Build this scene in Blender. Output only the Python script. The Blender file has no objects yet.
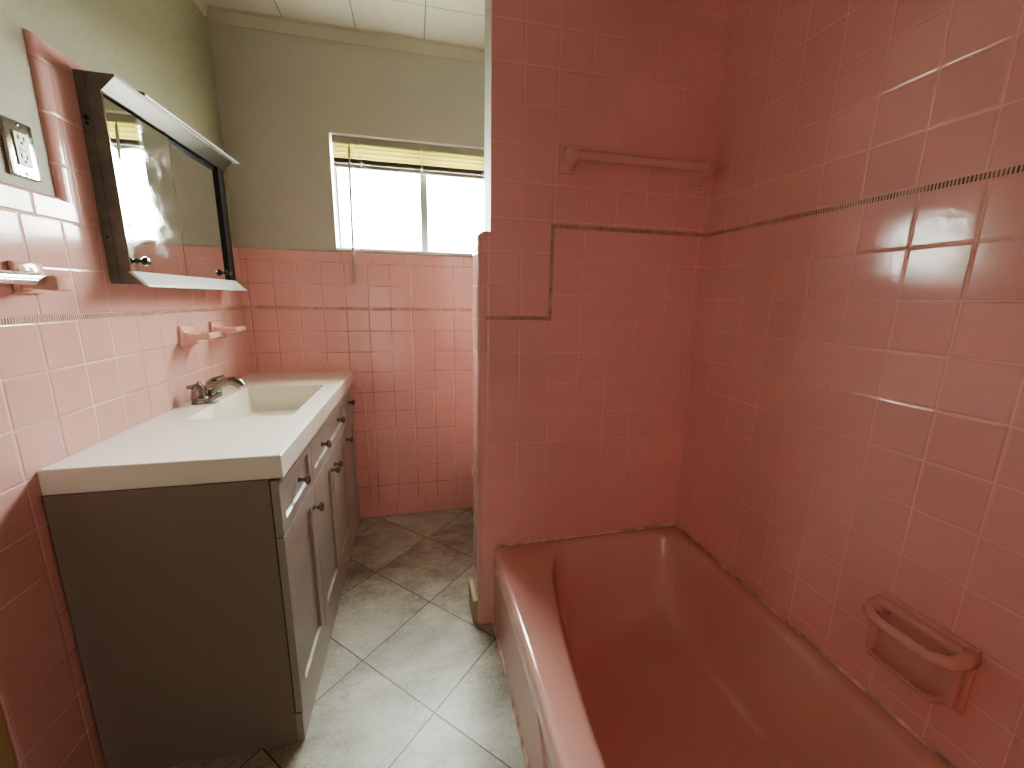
import bpy, bmesh, math, random
from mathutils import Vector, Matrix
from math import pi, sin, cos, atan2, sqrt
random.seed(7)
S = bpy.context.scene
COL = S.collection

# ------------------------------------------------------------------ measures (metres)
T = 0.1095                    # wall tile pitch
XW, YF, YP = 1.8446, 2.1937, 1.2858     # right wall, window wall, tub end wall (tile faces)
L, L2, LH = 1.1743, 1.4736, 0.0125      # mosaic liner heights
ZCEIL = 2.436
CAP0, CAP1 = 1.4060, 1.4570
YBACK = -1.30

# ------------------------------------------------------------------ node helpers
def new_mat(name):
    m = bpy.data.materials.new(name); m.use_nodes = True
    nt = m.node_tree; nt.nodes.clear()
    out = nt.nodes.new('ShaderNodeOutputMaterial')
    b = nt.nodes.new('ShaderNodeBsdfPrincipled')
    nt.links.new(b.outputs[0], out.inputs[0])
    return m, nt, b
def setv(sock, v, nt):
    if hasattr(v, 'links') or isinstance(v, bpy.types.NodeSocket): nt.links.new(v, sock)
    else: sock.default_value = v
def math_(nt, op, a, b=None, c=None, clamp=False):
    n = nt.nodes.new('ShaderNodeMath'); n.operation = op; n.use_clamp = clamp
    setv(n.inputs[0], a, nt)
    if b is not None: setv(n.inputs[1], b, nt)
    if c is not None: setv(n.inputs[2], c, nt)
    return n.outputs[0]
def vmath(nt, op, a, b=None):
    n = nt.nodes.new('ShaderNodeVectorMath'); n.operation = op
    setv(n.inputs[0], a, nt)
    if b is not None: setv(n.inputs[1], b, nt)
    return n.outputs[0]
def rng(nt, v, a, b, c=0., d=1., smooth=False):
    n = nt.nodes.new('ShaderNodeMapRange')
    if smooth: n.interpolation_type = 'SMOOTHSTEP'
    setv(n.inputs['Value'], v, nt)
    for k, x in zip(('From Min', 'From Max', 'To Min', 'To Max'), (a, b, c, d)): n.inputs[k].default_value = x
    return n.outputs[0]
def mix(nt, f, a, b, mode='MIX'):
    n = nt.nodes.new('ShaderNodeMix'); n.data_type = 'RGBA'; n.blend_type = mode
    setv(n.inputs[0], f, nt); setv(n.inputs[6], a, nt); setv(n.inputs[7], b, nt)
    return n.outputs[2]
def noise(nt, vec, scale, detail=3., rough=.5, col=False):
    n = nt.nodes.new('ShaderNodeTexNoise')
    if vec is not None: nt.links.new(vec, n.inputs['Vector'])
    n.inputs['Scale'].default_value = scale; n.inputs['Detail'].default_value = detail; n.inputs['Roughness'].default_value = rough
    return n.outputs['Color' if col else 'Fac']
def position(nt):
    return nt.nodes.new('ShaderNodeNewGeometry').outputs['Position']
def bump(nt, h, strength, dist, normal=None):
    n = nt.nodes.new('ShaderNodeBump'); n.inputs['Strength'].default_value = strength; n.inputs['Distance'].default_value = dist
    setv(n.inputs['Height'], h, nt)
    if normal is not None: nt.links.new(normal, n.inputs['Normal'])
    return n.outputs[0]
def lin(r, g, b):
    f = lambda c: (c/255/12.92 if c/255 <= .04045 else ((c/255+.055)/1.055)**2.4)
    return (f(r), f(g), f(b), 1.)

def simple(name, col, rough=.5, metal=0., coat=0., bumpy=0., bscale=60., var=0., vscale=8.):
    m, nt, b = new_mat(name)
    pos = position(nt)
    c = col
    if var:
        n = noise(nt, pos, vscale, 4.)
        c = mix(nt, rng(nt, n, .3, .7), tuple(x*(1-var) for x in col[:3])+(1.,), tuple(min(1., x*(1+var)) for x in col[:3])+(1.,))
    setv(b.inputs['Base Color'], c, nt)
    b.inputs['Roughness'].default_value = rough; b.inputs['Metallic'].default_value = metal
    b.inputs['Coat Weight'].default_value = coat; b.inputs['Coat Roughness'].default_value = .08
    if bumpy: nt.links.new(bump(nt, noise(nt, pos, bscale, 3.), bumpy, .002), b.inputs['Normal'])
    return m

def tile_mat(name, col, grout, dirt, rough=.12, tilt=.007, grout_bright=1.):
    """glazed wall tile; UV 'tile' in tile units, UV 'size' = tile size in metres"""
    m, nt, b = new_mat(name)
    uv = nt.nodes.new('ShaderNodeUVMap'); uv.uv_map = 'tile'
    sz = nt.nodes.new('ShaderNodeUVMap'); sz.uv_map = 'size'
    su = nt.nodes.new('ShaderNodeSeparateXYZ'); nt.links.new(uv.outputs[0], su.inputs[0])
    ss = nt.nodes.new('ShaderNodeSeparateXYZ'); nt.links.new(sz.outputs[0], ss.inputs[0])
    ds = []
    for k in (0, 1):
        f = math_(nt, 'FRACT', su.outputs[k])
        e = math_(nt, 'MINIMUM', f, math_(nt, 'SUBTRACT', 1., f))
        ds.append(math_(nt, 'MULTIPLY', e, ss.outputs[k]))
    d = math_(nt, 'SMOOTH_MIN', ds[0], ds[1], .003)
    pos = position(nt)
    wob = math_(nt, 'MULTIPLY_ADD', noise(nt, pos, 90., 2.), .0008, -.0004)
    d2 = math_(nt, 'ADD', d, wob)
    tilemask = rng(nt, d2, .0009, .0018, smooth=True)
    cell = vmath(nt, 'FLOOR', uv.outputs[0])
    cell = vmath(nt, 'ADD', cell, vmath(nt, 'MULTIPLY', sz.outputs[0], (37., 91., 0.)))
    wn = nt.nodes.new('ShaderNodeTexWhiteNoise'); wn.noise_dimensions = '3D'; nt.links.new(cell, wn.inputs['Vector'])
    v = rng(nt, wn.outputs['Value'], 0., 1., .985, 1.012)
    speck = rng(nt, noise(nt, pos, 700., 2.), .35, .65, .965, 1.03)
    cloud = rng(nt, noise(nt, pos, 2.2, 3.), .3, .7, .95, 1.05)
    vv = math_(nt, 'MULTIPLY', math_(nt, 'MULTIPLY', v, speck), cloud)
    cm = nt.nodes.new('ShaderNodeVectorMath'); cm.operation = 'SCALE'
    cm.inputs[0].default_value = col[:3]; nt.links.new(vv, cm.inputs['Scale'])
    gcol = mix(nt, rng(nt, noise(nt, pos, 3.1, 3.), .40, .62), grout, dirt)
    base = mix(nt, tilemask, gcol, cm.outputs[0])
    nt.links.new(base, b.inputs['Base Color'])
    nt.links.new(rng(nt, tilemask, 0, 1, .75, rough), b.inputs['Roughness'])
    # each tile is set a little askew
    rnd = vmath(nt, 'SUBTRACT', wn.outputs['Color'], (.5, .5, .5))
    rs = nt.nodes.new('ShaderNodeVectorMath'); rs.operation = 'SCALE'; nt.links.new(rnd, rs.inputs[0]); rs.inputs['Scale'].default_value = tilt
    g = nt.nodes.new('ShaderNodeNewGeometry')
    nn = vmath(nt, 'NORMALIZE', vmath(nt, 'ADD', g.outputs['Normal'], rs.outputs[0]))
    h = rng(nt, d2, .0006, .0055, smooth=True)
    h2 = math_(nt, 'ADD', h, math_(nt, 'MULTIPLY', noise(nt, pos, 170., 4.), .13))
    h3 = math_(nt, 'ADD', h2, math_(nt, 'MULTIPLY', noise(nt, pos, 48., 2.), .26))
    nt.links.new(bump(nt, h3, .55, .0016, nn), b.inputs['Normal'])
    b.inputs['Specular IOR Level'].default_value = .5
    return m

PINK = (0.67, 0.395, 0.37)
M = {}
M['tile'] = tile_mat('pink_wall_tile', PINK, lin(238, 208, 195), lin(176, 138, 124))
M['tile_far'] = tile_mat('pink_wall_tile_under_window', (0.69, .39, .375), lin(232, 182, 164), lin(150, 92, 80))
M['tile_tub'] = tile_mat('pink_tub_tile', (0.79, 0.44, 0.435), (.86, .54, .48, 1), (.76, .45, .40, 1), rough=.09, tilt=.005)
M['ceramic'] = simple('pink_glazed_ceramic', (0.70, .41, .35, 1), .16, coat=.3)
M['ceramic_tub'] = simple('pink_ceramic_accessory', (0.70, .41, .375, 1), .14, coat=.3)
M['enamel'] = simple('pink_bath_enamel', (0.70, .41, .375, 1), .13, coat=.5, bumpy=.03, bscale=9., var=.03, vscale=3.)
M['paint'] = simple('cream_wall_paint', (0.45, .435, .375, 1), .6, bumpy=.25, bscale=160., var=.035, vscale=2.5)
M['crown'] = simple('off_white_crown_paint', (0.48, .455, .37, 1), .5)
M['paint_left'] = simple('cream_stippled_paint_darkened', (0.29, .275, .19, 1), .6, bumpy=.35, bscale=260., var=.05, vscale=60.)  # stippled cream, also darkened in place of dimmer light on this wall
M['apron'] = simple('pink_apron_enamel', (0.62, .36, .32, 1), .30, bumpy=.05, bscale=12.)
M['paint_white'] = simple('white_window_paint', (0.80, .80, .76, 1), .4)
M['ochre'] = simple('ochre_wall_paint', (0.50, .40, .22, 1), .6, bumpy=.2, bscale=120.)
M['grey'] = simple('grey_cabinet_paint', (0.34, .315, .29, 1), .34, bumpy=.05, bscale=200.)
M['greyside'] = simple('grey_cabinet_side_shaded', (0.25, .205, .17, 1), .42, bumpy=.12, bscale=420.)  # cabinet grey darkened so the side's shade sits in its colour
M['gap'] = simple('cabinet_gap_shadow_board', (0.03, .025, .02, 1), .8)
M['nickel'] = simple('brushed_nickel', (0.30, .27, .24, 1), .27, metal=1.)
M['chrome'] = simple('chrome', (0.60, .60, .56, 1), .12, metal=1.)
M['ribchrome'] = None
M['steel'] = simple('dull_galvanised_steel', (0.20, .195, .17, 1), .45, metal=.45, var=.18, vscale=22., bumpy=.1)
M['black'] = simple('black_plastic_track', (0.012, .012, .012, 1), .4)
M['darkknob'] = simple('smoked_glass_knob', (0.05, .05, .05, 1), .12, coat=1.)
M['outlet'] = simple('shaded_ivory_plastic', (0.30, .27, .19, 1), .35)  # ivory darkened, its shade put into the colour
M['slot'] = simple('dark_socket_slot', (0.01, .01, .01, 1), .6)
M['alu'] = simple('window_aluminium', (0.30, .33, .30, 1), .45, metal=.3)
M['frame_white'] = simple('white_vinyl_frame', (0.85, .87, .85, 1), .4)
M['beige'] = simple('beige_baseboard', (0.42, .33, .22, 1), .6)
M['caulk'] = simple('pale_caulk', (0.70, .48, .42, 1), .5, bumpy=.4, bscale=80.)
M['caulkdark'] = simple('stained_tub_caulk', (0.72, .48, .42, 1), .6, bumpy=.08, bscale=60., var=.5, vscale=25.)
M['leaf'] = simple('pale_green_leaf', (0.45, .60, .35, 1), .6)
M['bark'] = simple('grey_bark', (0.35, .31, .26, 1), .8, bumpy=.5, bscale=40.)
M['ground'] = simple('darkened_yard_ground', (0.035, .037, .03, 1), .8, var=.08)  # unseen ground, darkened to cut light bounced up into the room

def counter_mat():
    m, nt, b = new_mat('white_speckled_cultured_marble')
    pos = position(nt)
    n = rng(nt, noise(nt, pos, 620., 2.), .5, .85)
    c = mix(nt, n, (.80, .775, .72, 1), (.60, .585, .54, 1))
    nt.links.new(c, b.inputs['Base Color']); b.inputs['Roughness'].default_value = .16
    b.inputs['Coat Weight'].default_value = .3
    nt.links.new(bump(nt, noise(nt, pos, 14., 2.), .05, .002), b.inputs['Normal'])
    return m
M['counter'] = counter_mat()
def basin_mat():
    return simple('cream_basin', (.78, .76, .66, 1), .18, coat=.3)
M['basin'] = basin_mat()

def ribbed(name, col, axis, freq, rough=.18, metal=1.):
    m, nt, b = new_mat(name)
    s = nt.nodes.new('ShaderNodeSeparateXYZ'); nt.links.new(position(nt), s.inputs[0])
    w = math_(nt, 'SINE', math_(nt, 'MULTIPLY', s.outputs[axis], freq))
    b.inputs['Base Color'].default_value = col; b.inputs['Metallic'].default_value = metal; b.inputs['Roughness'].default_value = rough
    nt.links.new(bump(nt, w, .5, .0008), b.inputs['Normal'])
    return m
M['ribchrome'] = ribbed('ribbed_chrome_trim', (.24, .235, .21, 1), 0, 1400., .34)
M['lip'] = simple('pale_satin_aluminium', (.72, .74, .72, 1), .35, metal=.25)
M['ribbar'] = ribbed('fluted_aluminium_bar', (.72, .74, .68, 1), 2, 1300., .2)

def mirror_mat():
    m, nt, b = new_mat('mirror_glass')
    pos = position(nt)
    sm = rng(nt, noise(nt, pos, 9., 5., .6), .45, .75, .015, .16)
    nt.links.new(sm, b.inputs['Roughness'])
    b.inputs['Metallic'].default_value = 1.
    b.inputs['Base Color'].default_value = (.90, .94, .91, 1)
    return m
M['mirror'] = mirror_mat()

def glass_mat():
    m = bpy.data.materials.new('window_glass'); m.use_nodes = True; nt = m.node_tree; nt.nodes.clear()
    out = nt.nodes.new('ShaderNodeOutputMaterial'); mx = nt.nodes.new('ShaderNodeMixShader')
    t = nt.nodes.new('ShaderNodeBsdfTransparent'); g = nt.nodes.new('ShaderNodeBsdfGlossy')
    t.inputs[0].default_value = (.97, 1, .98, 1); g.inputs['Roughness'].default_value = .02
    fr = nt.nodes.new('ShaderNodeFresnel'); fr.inputs[0].default_value = 1.45
    nt.links.new(math_(nt, 'MULTIPLY', fr.outputs[0], .6), mx.inputs[0])
    nt.links.new(t.outputs[0], mx.inputs[1]); nt.links.new(g.outputs[0], mx.inputs[2]); nt.links.new(mx.outputs[0], out.inputs[0])
    return m
M['glass'] = glass_mat()
def slat_mat():
    m = bpy.data.materials.new('yellowed_translucent_slat'); m.use_nodes = True; nt = m.node_tree; nt.nodes.clear()
    out = nt.nodes.new('ShaderNodeOutputMaterial'); mx = nt.nodes.new('ShaderNodeMixShader'); mx.inputs[0].default_value = .62
    d = nt.nodes.new('ShaderNodeBsdfDiffuse'); t = nt.nodes.new('ShaderNodeBsdfTranslucent')
    d.inputs[0].default_value = (.62, .58, .42, 1); t.inputs[0].default_value = (.50, .455, .19, 1)
    nt.links.new(d.outputs[0], mx.inputs[1]); nt.links.new(t.outputs[0], mx.inputs[2]); nt.links.new(mx.outputs[0], out.inputs[0])
    return m
M['slat'] = slat_mat()
M['rail'] = simple('grey_blind_rail', (.30, .28, .23, 1), .5)
M['wand'] = simple('clear_plastic_wand', (.34, .32, .27, 1), .15)

def floor_mat():
    m, nt, b = new_mat('diagonal_stone_look_floor_tile')
    pos = position(nt)
    mp = nt.nodes.new('ShaderNodeMapping'); mp.vector_type = 'POINT'
    nt.links.new(pos, mp.inputs['Vector'])
    fa, s, fx, fy = .7820, .3347, .5973, 1.2129
    # rotate by -fa then shift so that a node falls on (fx,fy)
    rx, ry = cos(-fa)*fx - sin(-fa)*fy, sin(-fa)*fx + cos(-fa)*fy
    mp.inputs['Rotation'].default_value = (0, 0, -fa)
    mp.inputs['Location'].default_value = (-rx, -ry, 0)
    sc = nt.nodes.new('ShaderNodeVectorMath'); sc.operation = 'SCALE'; nt.links.new(mp.outputs[0], sc.inputs[0]); sc.inputs['Scale'].default_value = 1/s
    sp = nt.nodes.new('ShaderNodeSeparateXYZ'); nt.links.new(sc.outputs[0], sp.inputs[0])
    es = []
    for k in (0, 1):
        f = math_(nt, 'FRACT', sp.outputs[k])
        es.append(math_(nt, 'MULTIPLY', math_(nt, 'MINIMUM', f, math_(nt, 'SUBTRACT', 1., f)), s))
    d = math_(nt, 'MINIMUM', es[0], es[1])
    tm = rng(nt, d, .0011, .0022, smooth=True)
    cell = vmath(nt, 'FLOOR', sc.outputs[0])
    ce = nt.nodes.new('ShaderNodeVectorMath'); ce.operation = 'MULTIPLY'; nt.links.new(cell, ce.inputs[0]); ce.inputs[1].default_value = (1, 1, 0)
    wn = nt.nodes.new('ShaderNodeTexWhiteNoise'); nt.links.new(ce.outputs[0], wn.inputs['Vector'])
    off = vmath(nt, 'MULTIPLY', wn.outputs['Color'], (9., 9., 9.))
    p2 = vmath(nt, 'ADD', pos, off)
    st = vmath(nt, 'MULTIPLY', p2, (1., 1.9, 1.))
    n1 = noise(nt, st, 4.2, 12., .68); n2 = noise(nt, st, 24., 10., .78); n3 = noise(nt, p2, 3.5, 3.); n4 = noise(nt, p2, 160., 6., .8)
    c = mix(nt, rng(nt, n1, .36, .64), (.165, .15, .118, 1), (.45, .44, .385, 1))
    c = mix(nt, rng(nt, n2, .48, .66, 0., .7), c, (.15, .13, .10, 1))
    c = mix(nt, rng(nt, n3, .45, .7, 0., .45), c, (.50, .49, .44, 1))
    c = mix(nt, rng(nt, n4, .44, .62, 0., .42), c, (.62, .61, .55, 1))
    c = mix(nt, rng(nt, n4, .42, .32, 0., .60), c, (.14, .12, .09, 1))
    c = mix(nt, tm, (.045, .04, .032, 1), c)
    nt.links.new(c, b.inputs['Base Color'])
    nt.links.new(rng(nt, n2, .3, .7, .24, .40), b.inputs['Roughness'])
    h = math_(nt, 'ADD', tm, math_(nt, 'MULTIPLY', n2, .5))
    nt.links.new(bump(nt, h, .35, .002), b.inputs['Normal'])
    return m
M['floor'] = floor_mat()

def ceiling_mat():
    m, nt, b = new_mat('twelve_inch_ceiling_tile')
    sp = nt.nodes.new('ShaderNodeSeparateXYZ'); nt.links.new(position(nt), sp.inputs[0])
    es = []
    for k, o in ((0, .586), (1, 1.958)):
        f = math_(nt, 'FRACT', math_(nt, 'DIVIDE', math_(nt, 'SUBTRACT', sp.outputs[k], o-30*.3048), .3048))
        es.append(math_(nt, 'MULTIPLY', math_(nt, 'MINIMUM', f, math_(nt, 'SUBTRACT', 1., f)), .3048))
    d = math_(nt, 'MINIMUM', es[0], es[1])
    tm = rng(nt, d, .0008, .0022)
    c = mix(nt, tm, (.16, .14, .11, 1), (.54, .50, .42, 1))
    nt.links.new(c, b.inputs['Base Color']); b.inputs['Roughness'].default_value = .7
    nt.links.new(bump(nt, rng(nt, d, .0005, .006), .6, .003), b.inputs['Normal'])
    return m
M['ceil'] = ceiling_mat()

def liner_mat(name, axis, strength=1.):
    """narrow strip of small upright mosaic sticks, brown between pink"""
    m, nt, b = new_mat(name)
    pos = position(nt)
    sp = nt.nodes.new('ShaderNodeSeparateXYZ'); nt.links.new(pos, sp.inputs[0])
    q = math_(nt, 'DIVIDE', sp.outputs[axis], .0062)
    f = math_(nt, 'FRACT', q)
    wn = nt.nodes.new('ShaderNodeTexWhiteNoise'); wn.noise_dimensions = '1D'; nt.links.new(math_(nt, 'FLOOR', q), wn.inputs['W'])
    bar = rng(nt, math_(nt, 'ABSOLUTE', math_(nt, 'SUBTRACT', f, .5)), .16, .30)
    c = mix(nt, wn.outputs['Value'], (.06, .032, .02, 1), (.26, .14, .095, 1))
    patch = rng(nt, noise(nt, pos, 16., 3.), .33, .55, 1.-strength, 1.)
    c2 = mix(nt, patch, (.58, .33, .27, 1), c)
    c3 = mix(nt, bar, c2, (.70, .43, .36, 1))
    nt.links.new(c3, b.inputs['Base Color']); b.inputs['Roughness'].default_value = .35
    nt.links.new(bump(nt, bar, .6, .0015), b.inputs['Normal'])
    return m
M['liner_x'] = liner_mat('brown_mosaic_liner_across', 0, .9)
M['liner_y'] = liner_mat('brown_mosaic_liner_along', 1, .9)
M['liner_z'] = liner_mat('brown_mosaic_liner_upright', 2)

# ------------------------------------------------------------------ mesh helpers
def obj(name, bm, mat, parent=None, smooth=False, world=True, auto=None):
    me = bpy.data.meshes.new(name); bmesh.ops.recalc_face_normals(bm, faces=bm.faces[:]); bm.to_mesh(me); bm.free()
    o = bpy.data.objects.new(name, me); COL.objects.link(o)
    for m_ in (mat if isinstance(mat, (list, tuple)) else [mat]): me.materials.append(M[m_] if isinstance(m_, str) else m_)
    if smooth or auto is not None:
        for p in me.polygons: p.use_smooth = True
        if auto is not None: me.set_sharp_from_angle(angle=math.radians(auto))
    if parent: o.parent = parent
    return o
def empty(name, loc=(0, 0, 0)):
    o = bpy.data.objects.new(name, None); COL.objects.link(o); o.location = loc; o.empty_display_size = .05
    return o
def tag(o, label, cat, group=None):
    o['label'] = label; o['category'] = cat
    if group: o['group'] = group
    return o
def struct(o): o['kind'] = 'structure'; return o
def under(o, par):   # parent keeping world-space mesh coordinates
    o.parent = par; o.matrix_parent_inverse = Matrix.Translation(-par.location); return o
class B:
    """mesh collector in world coordinates; shift = origin of the owning thing"""
    def __init__(s, org=(0, 0, 0)): s.bm = bmesh.new(); s.org = Vector(org)
    def v(s, p): return s.bm.verts.new(Vector(p)-s.org)
    def box(s, x0, x1, y0, y1, z0, z1, bev=0., seg=2):
        t = bmesh.new()
        bmesh.ops.create_cube(t, size=1.)
        for q in t.verts: q.co = Vector(((x0+x1)/2+q.co.x*(x1-x0), (y0+y1)/2+q.co.y*(y1-y0), (z0+z1)/2+q.co.z*(z1-z0)))-s.org
        if bev: bmesh.ops.bevel(t, geom=t.edges[:], offset=bev, segments=seg, affect='EDGES', profile=.5)
        s.merge(t); return s
    def merge(s, t):
        me = bpy.data.meshes.new('t'); t.to_mesh(me); t.free(); s.bm.from_mesh(me); bpy.data.meshes.remove(me)
    def prism(s, pts, axis, a, b, bev=0., seg=2):
        """polygon (2-D) extruded along axis x/y/z between a and b"""
        t = bmesh.new(); mk = {'x': lambda p, c: (c, p[0], p[1]), 'y': lambda p, c: (p[0], c, p[1]), 'z': lambda p, c: (p[0], p[1], c)}[axis]
        v0 = [t.verts.new(Vector(mk(p, a))-s.org) for p in pts]; v1 = [t.verts.new(Vector(mk(p, b))-s.org) for p in pts]
        n = len(pts); caps = [t.faces.new(v0), t.faces.new(v1[::-1])]
        for i in range(n): t.faces.new((v0[i], v1[i], v1[(i+1) % n], v0[(i+1) % n]))
        bmesh.ops.recalc_face_normals(t, faces=t.faces[:])
        if bev:
            es = list({e for f in caps for e in f.edges})
            bmesh.ops.bevel(t, geom=es, offset=bev, segments=seg, affect='EDGES', profile=.5)
        s.merge(t); return s
    def tube(s, pts, r, n=16, cap=True):
        pts = [Vector(p) for p in pts]; rs = r if isinstance(r, (list, tuple)) else [r]*len(pts)
        rings = []; up = None
        for i, p in enumerate(pts):
            d = (pts[min(i+1, len(pts)-1)]-pts[max(i-1, 0)]).normalized()
            if up is None: up = d.orthogonal().normalized()
            up = (up-d*up.dot(d)).normalized(); sd = d.cross(up)
            rr = rs[i]; ra, rb = rr if isinstance(rr, tuple) else (rr, rr)
            rings.append([s.v(p+up*cos(2*pi*k/n)*ra+sd*sin(2*pi*k/n)*rb) for k in range(n)])
        for a, b in zip(rings, rings[1:]):
            for k in range(n): s.bm.faces.new((a[k], a[(k+1) % n], b[(k+1) % n], b[k]))
        if cap: s.bm.faces.new(rings[0][::-1]); s.bm.faces.new(rings[-1])
        return s
    def lathe(s, prof, center, axis=(0, 0, 1), n=24):
        """prof = [(radius, height)] about axis through center"""
        q = Vector(axis).to_track_quat('Z', 'Y'); c = Vector(center); rings = []
        for r, h in prof:
            if r < 1e-6: rings.append([s.v(c+q@Vector((0, 0, h)))])
            else: rings.append([s.v(c+q@Vector((r*cos(2*pi*k/n), r*sin(2*pi*k/n), h))) for k in range(n)])
        for a, b in zip(rings, rings[1:]):
            for k in range(n):
                k2 = (k+1) % n
                if len(a) == 1 and len(b) == 1: continue
                if len(a) == 1: s.bm.faces.new((a[0], b[k2], b[k]))
                elif len(b) == 1: s.bm.faces.new((a[k], a[k2], b[0]))
                else: s.bm.faces.new((a[k], a[k2], b[k2], b[k]))
        for rg in (rings[0], rings[-1]):
            if len(rg) > 2: s.bm.faces.new(rg)
        return s
    def loft(s, rings, close_first=False, close_last=False):
        vs = [[s.v(p) for p in r] for r in rings]; n = len(vs[0])
        for a, b in zip(vs, vs[1:]):
            for k in range(n): s.bm.faces.new((a[k], a[(k+1) % n], b[(k+1) % n], b[k]))
        if close_first: s.bm.faces.new(vs[0])
        if close_last: s.bm.faces.new(vs[-1][::-1])
        return s
    def out(s, name, mat, parent=None, **k):
        o = obj(name, s.bm, mat, None, **k)
        if parent: o.parent = parent
        if not parent: o.location = s.org
        else:
            # parents here are either at the same origin, or a mesh whose origin is the thing's
            o.location = (0, 0, 0)
        return o

def cut(o, cutter):
    """boolean subtraction made permanent; the cutter is removed"""
    md = o.modifiers.new('cut', 'BOOLEAN'); md.object = cutter; md.solver = 'EXACT'
    dg = bpy.context.evaluated_depsgraph_get(); dg.update()
    me = bpy.data.meshes.new_from_object(o.evaluated_get(dg)); old = o.data; o.modifiers.clear(); o.data = me
    bpy.data.objects.remove(cutter)
def smooth_by(o, ang=35):
    for p in o.data.polygons: p.use_smooth = True
    o.data.set_sharp_from_angle(angle=math.radians(ang))

def ray_poly(c, th, poly):
    dx, dy = cos(th), sin(th); best = 0
    for (x0, y0), (x1, y1) in zip(poly, poly[1:]+poly[:1]):
        ex, ey = x1-x0, y1-y0; den = dx*ey-dy*ex
        if abs(den) < 1e-12: continue
        t = ((x0-c[0])*ey-(y0-c[1])*ex)/den; u = ((x0-c[0])*dy-(y0-c[1])*dx)/den
        if -1e-9 <= u <= 1+1e-9 and t > best: best = t
    return c[0]+dx*best, c[1]+dy*best
def rrect(x0, x1, y0, y1, r, n=6):
    pts = []
    for cx, cy, a in ((x1-r, y1-r, 0), (x0+r, y1-r, 90), (x0+r, y0+r, 180), (x1-r, y0+r, 270)):
        for k in range(n+1):
            t = math.radians(a+90*k/n); pts.append((cx+r*cos(t), cy+r*sin(t)))
    return pts
def catmull(pts, n=6):
    o = []; m = len(pts)
    for i in range(m):
        p = [Vector(pts[(i+k-1) % m]) for k in range(4)]
        for j in range(n):
            t = j/n
            q = .5*((2*p[1])+(-p[0]+p[2])*t+(2*p[0]-5*p[1]+4*p[2]-p[3])*t*t+(-p[0]+3*p[1]-3*p[2]+p[3])*t**3)
            o.append((q.x, q.y))
    return o

# ------------------------------------------------------------------ tiled faces
class Tiles:
    """quads on a plane with explicit tile UVs"""
    def __init__(s, fn): s.q = []; s.fn = fn        # fn(h, z) -> xyz
    def reg(s, h0, h1, z0, z1, uo=0., pu=T, vo=0., pv=T):
        s.q.append(([s.fn(h0, z0), s.fn(h1, z0), s.fn(h1, z1), s.fn(h0, z1)],
                    [((h-uo)/pu, (z-vo)/pv) for h, z in ((h0, z0), (h1, z0), (h1, z1), (h0, z1))], (pu, pv)))
        return s
    def free(s, pts, uvs, size): s.q.append((pts, uvs, size)); return s
    def strip(s, prof, h0, h1, uo, pu, mk):
        """curved strip: prof list of 2-D points, mk(h, p) -> xyz; runs h0..h1"""
        ln = [0.]
        for a, b in zip(prof, prof[1:]): ln.append(ln[-1]+math.hypot(b[0]-a[0], b[1]-a[1]))
        for i in range(len(prof)-1):
            s.q.append(([mk(h0, prof[i]), mk(h1, prof[i]), mk(h1, prof[i+1]), mk(h0, prof[i+1])],
                        [((h0-uo)/pu, .5), ((h1-uo)/pu, .5), ((h1-uo)/pu, .5), ((h0-uo)/pu, .5)], (pu, .1)))
        return s
    def out(s, name, mat, normal, parent=None):
        me = bpy.data.meshes.new(name); vs = []; fs = []; uv = []; sz = []
        for p, u, c in s.q:
            v = [Vector(x) for x in p]; n = (v[1]-v[0]).cross(v[2]-v[1])
            if n.dot(Vector(normal)) < 0: v = v[::-1]; u = u[::-1]
            b = len(vs); vs += v; fs.append(tuple(range(b, b+len(v)))); uv += u; sz += [c]*len(v)
        me.from_pydata(vs, [], fs)
        a = me.uv_layers.new(name='tile'); b_ = me.uv_layers.new(name='size')
        for i in range(len(uv)): a.data[i].uv = uv[i]; b_.data[i].uv = sz[i]
        me.materials.append(M[mat]); o = bpy.data.objects.new(name, me); COL.objects.link(o)
        if parent: o.parent = parent
        return o

# ================================================================== ROOM SHELL
PT = .012                                            # tile stands proud of the paint
o = B().box(-.16, XW+.16, YBACK-.1, YF+.2, -.08, 0).out('floor', 'floor'); struct(o)
o = B().box(-.16, XW+.16, YBACK-.1, YF+.2, ZCEIL, ZCEIL+.08).out('ceiling', 'ceil'); struct(o)
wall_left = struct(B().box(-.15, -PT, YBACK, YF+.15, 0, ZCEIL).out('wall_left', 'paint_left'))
wall_right = struct(B().box(XW+.001, XW+.15, YBACK, YF+.15, 0, ZCEIL).out('wall_right', 'paint'))
wall_back = struct(B().box(-PT, XW, YBACK-.1, YBACK, 0, ZCEIL).out('wall_back', 'paint'))
WX0, WX1, WZ0, WZ1 = .4350, 1.302, 1.466, 2.001      # window opening
b = B()
y0, y1 = YF+PT, YF+.17
b.box(-PT, WX0, y0, y1, 0, ZCEIL); b.box(WX1, XW, y0, y1, 0, ZCEIL)
b.box(WX0, WX1, y0, y1, 0, WZ0); b.box(WX0, WX1, y0, y1, WZ1, ZCEIL)
wall_far = struct(b.out('wall_far', 'paint'))
# alcove wall behind the camera at the foot of the tub
wall_tub_foot = struct(B().box(1.05, XW, -.36, -.245, 0, ZCEIL).out('wall_tub_foot', 'tile_tub'))

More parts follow.
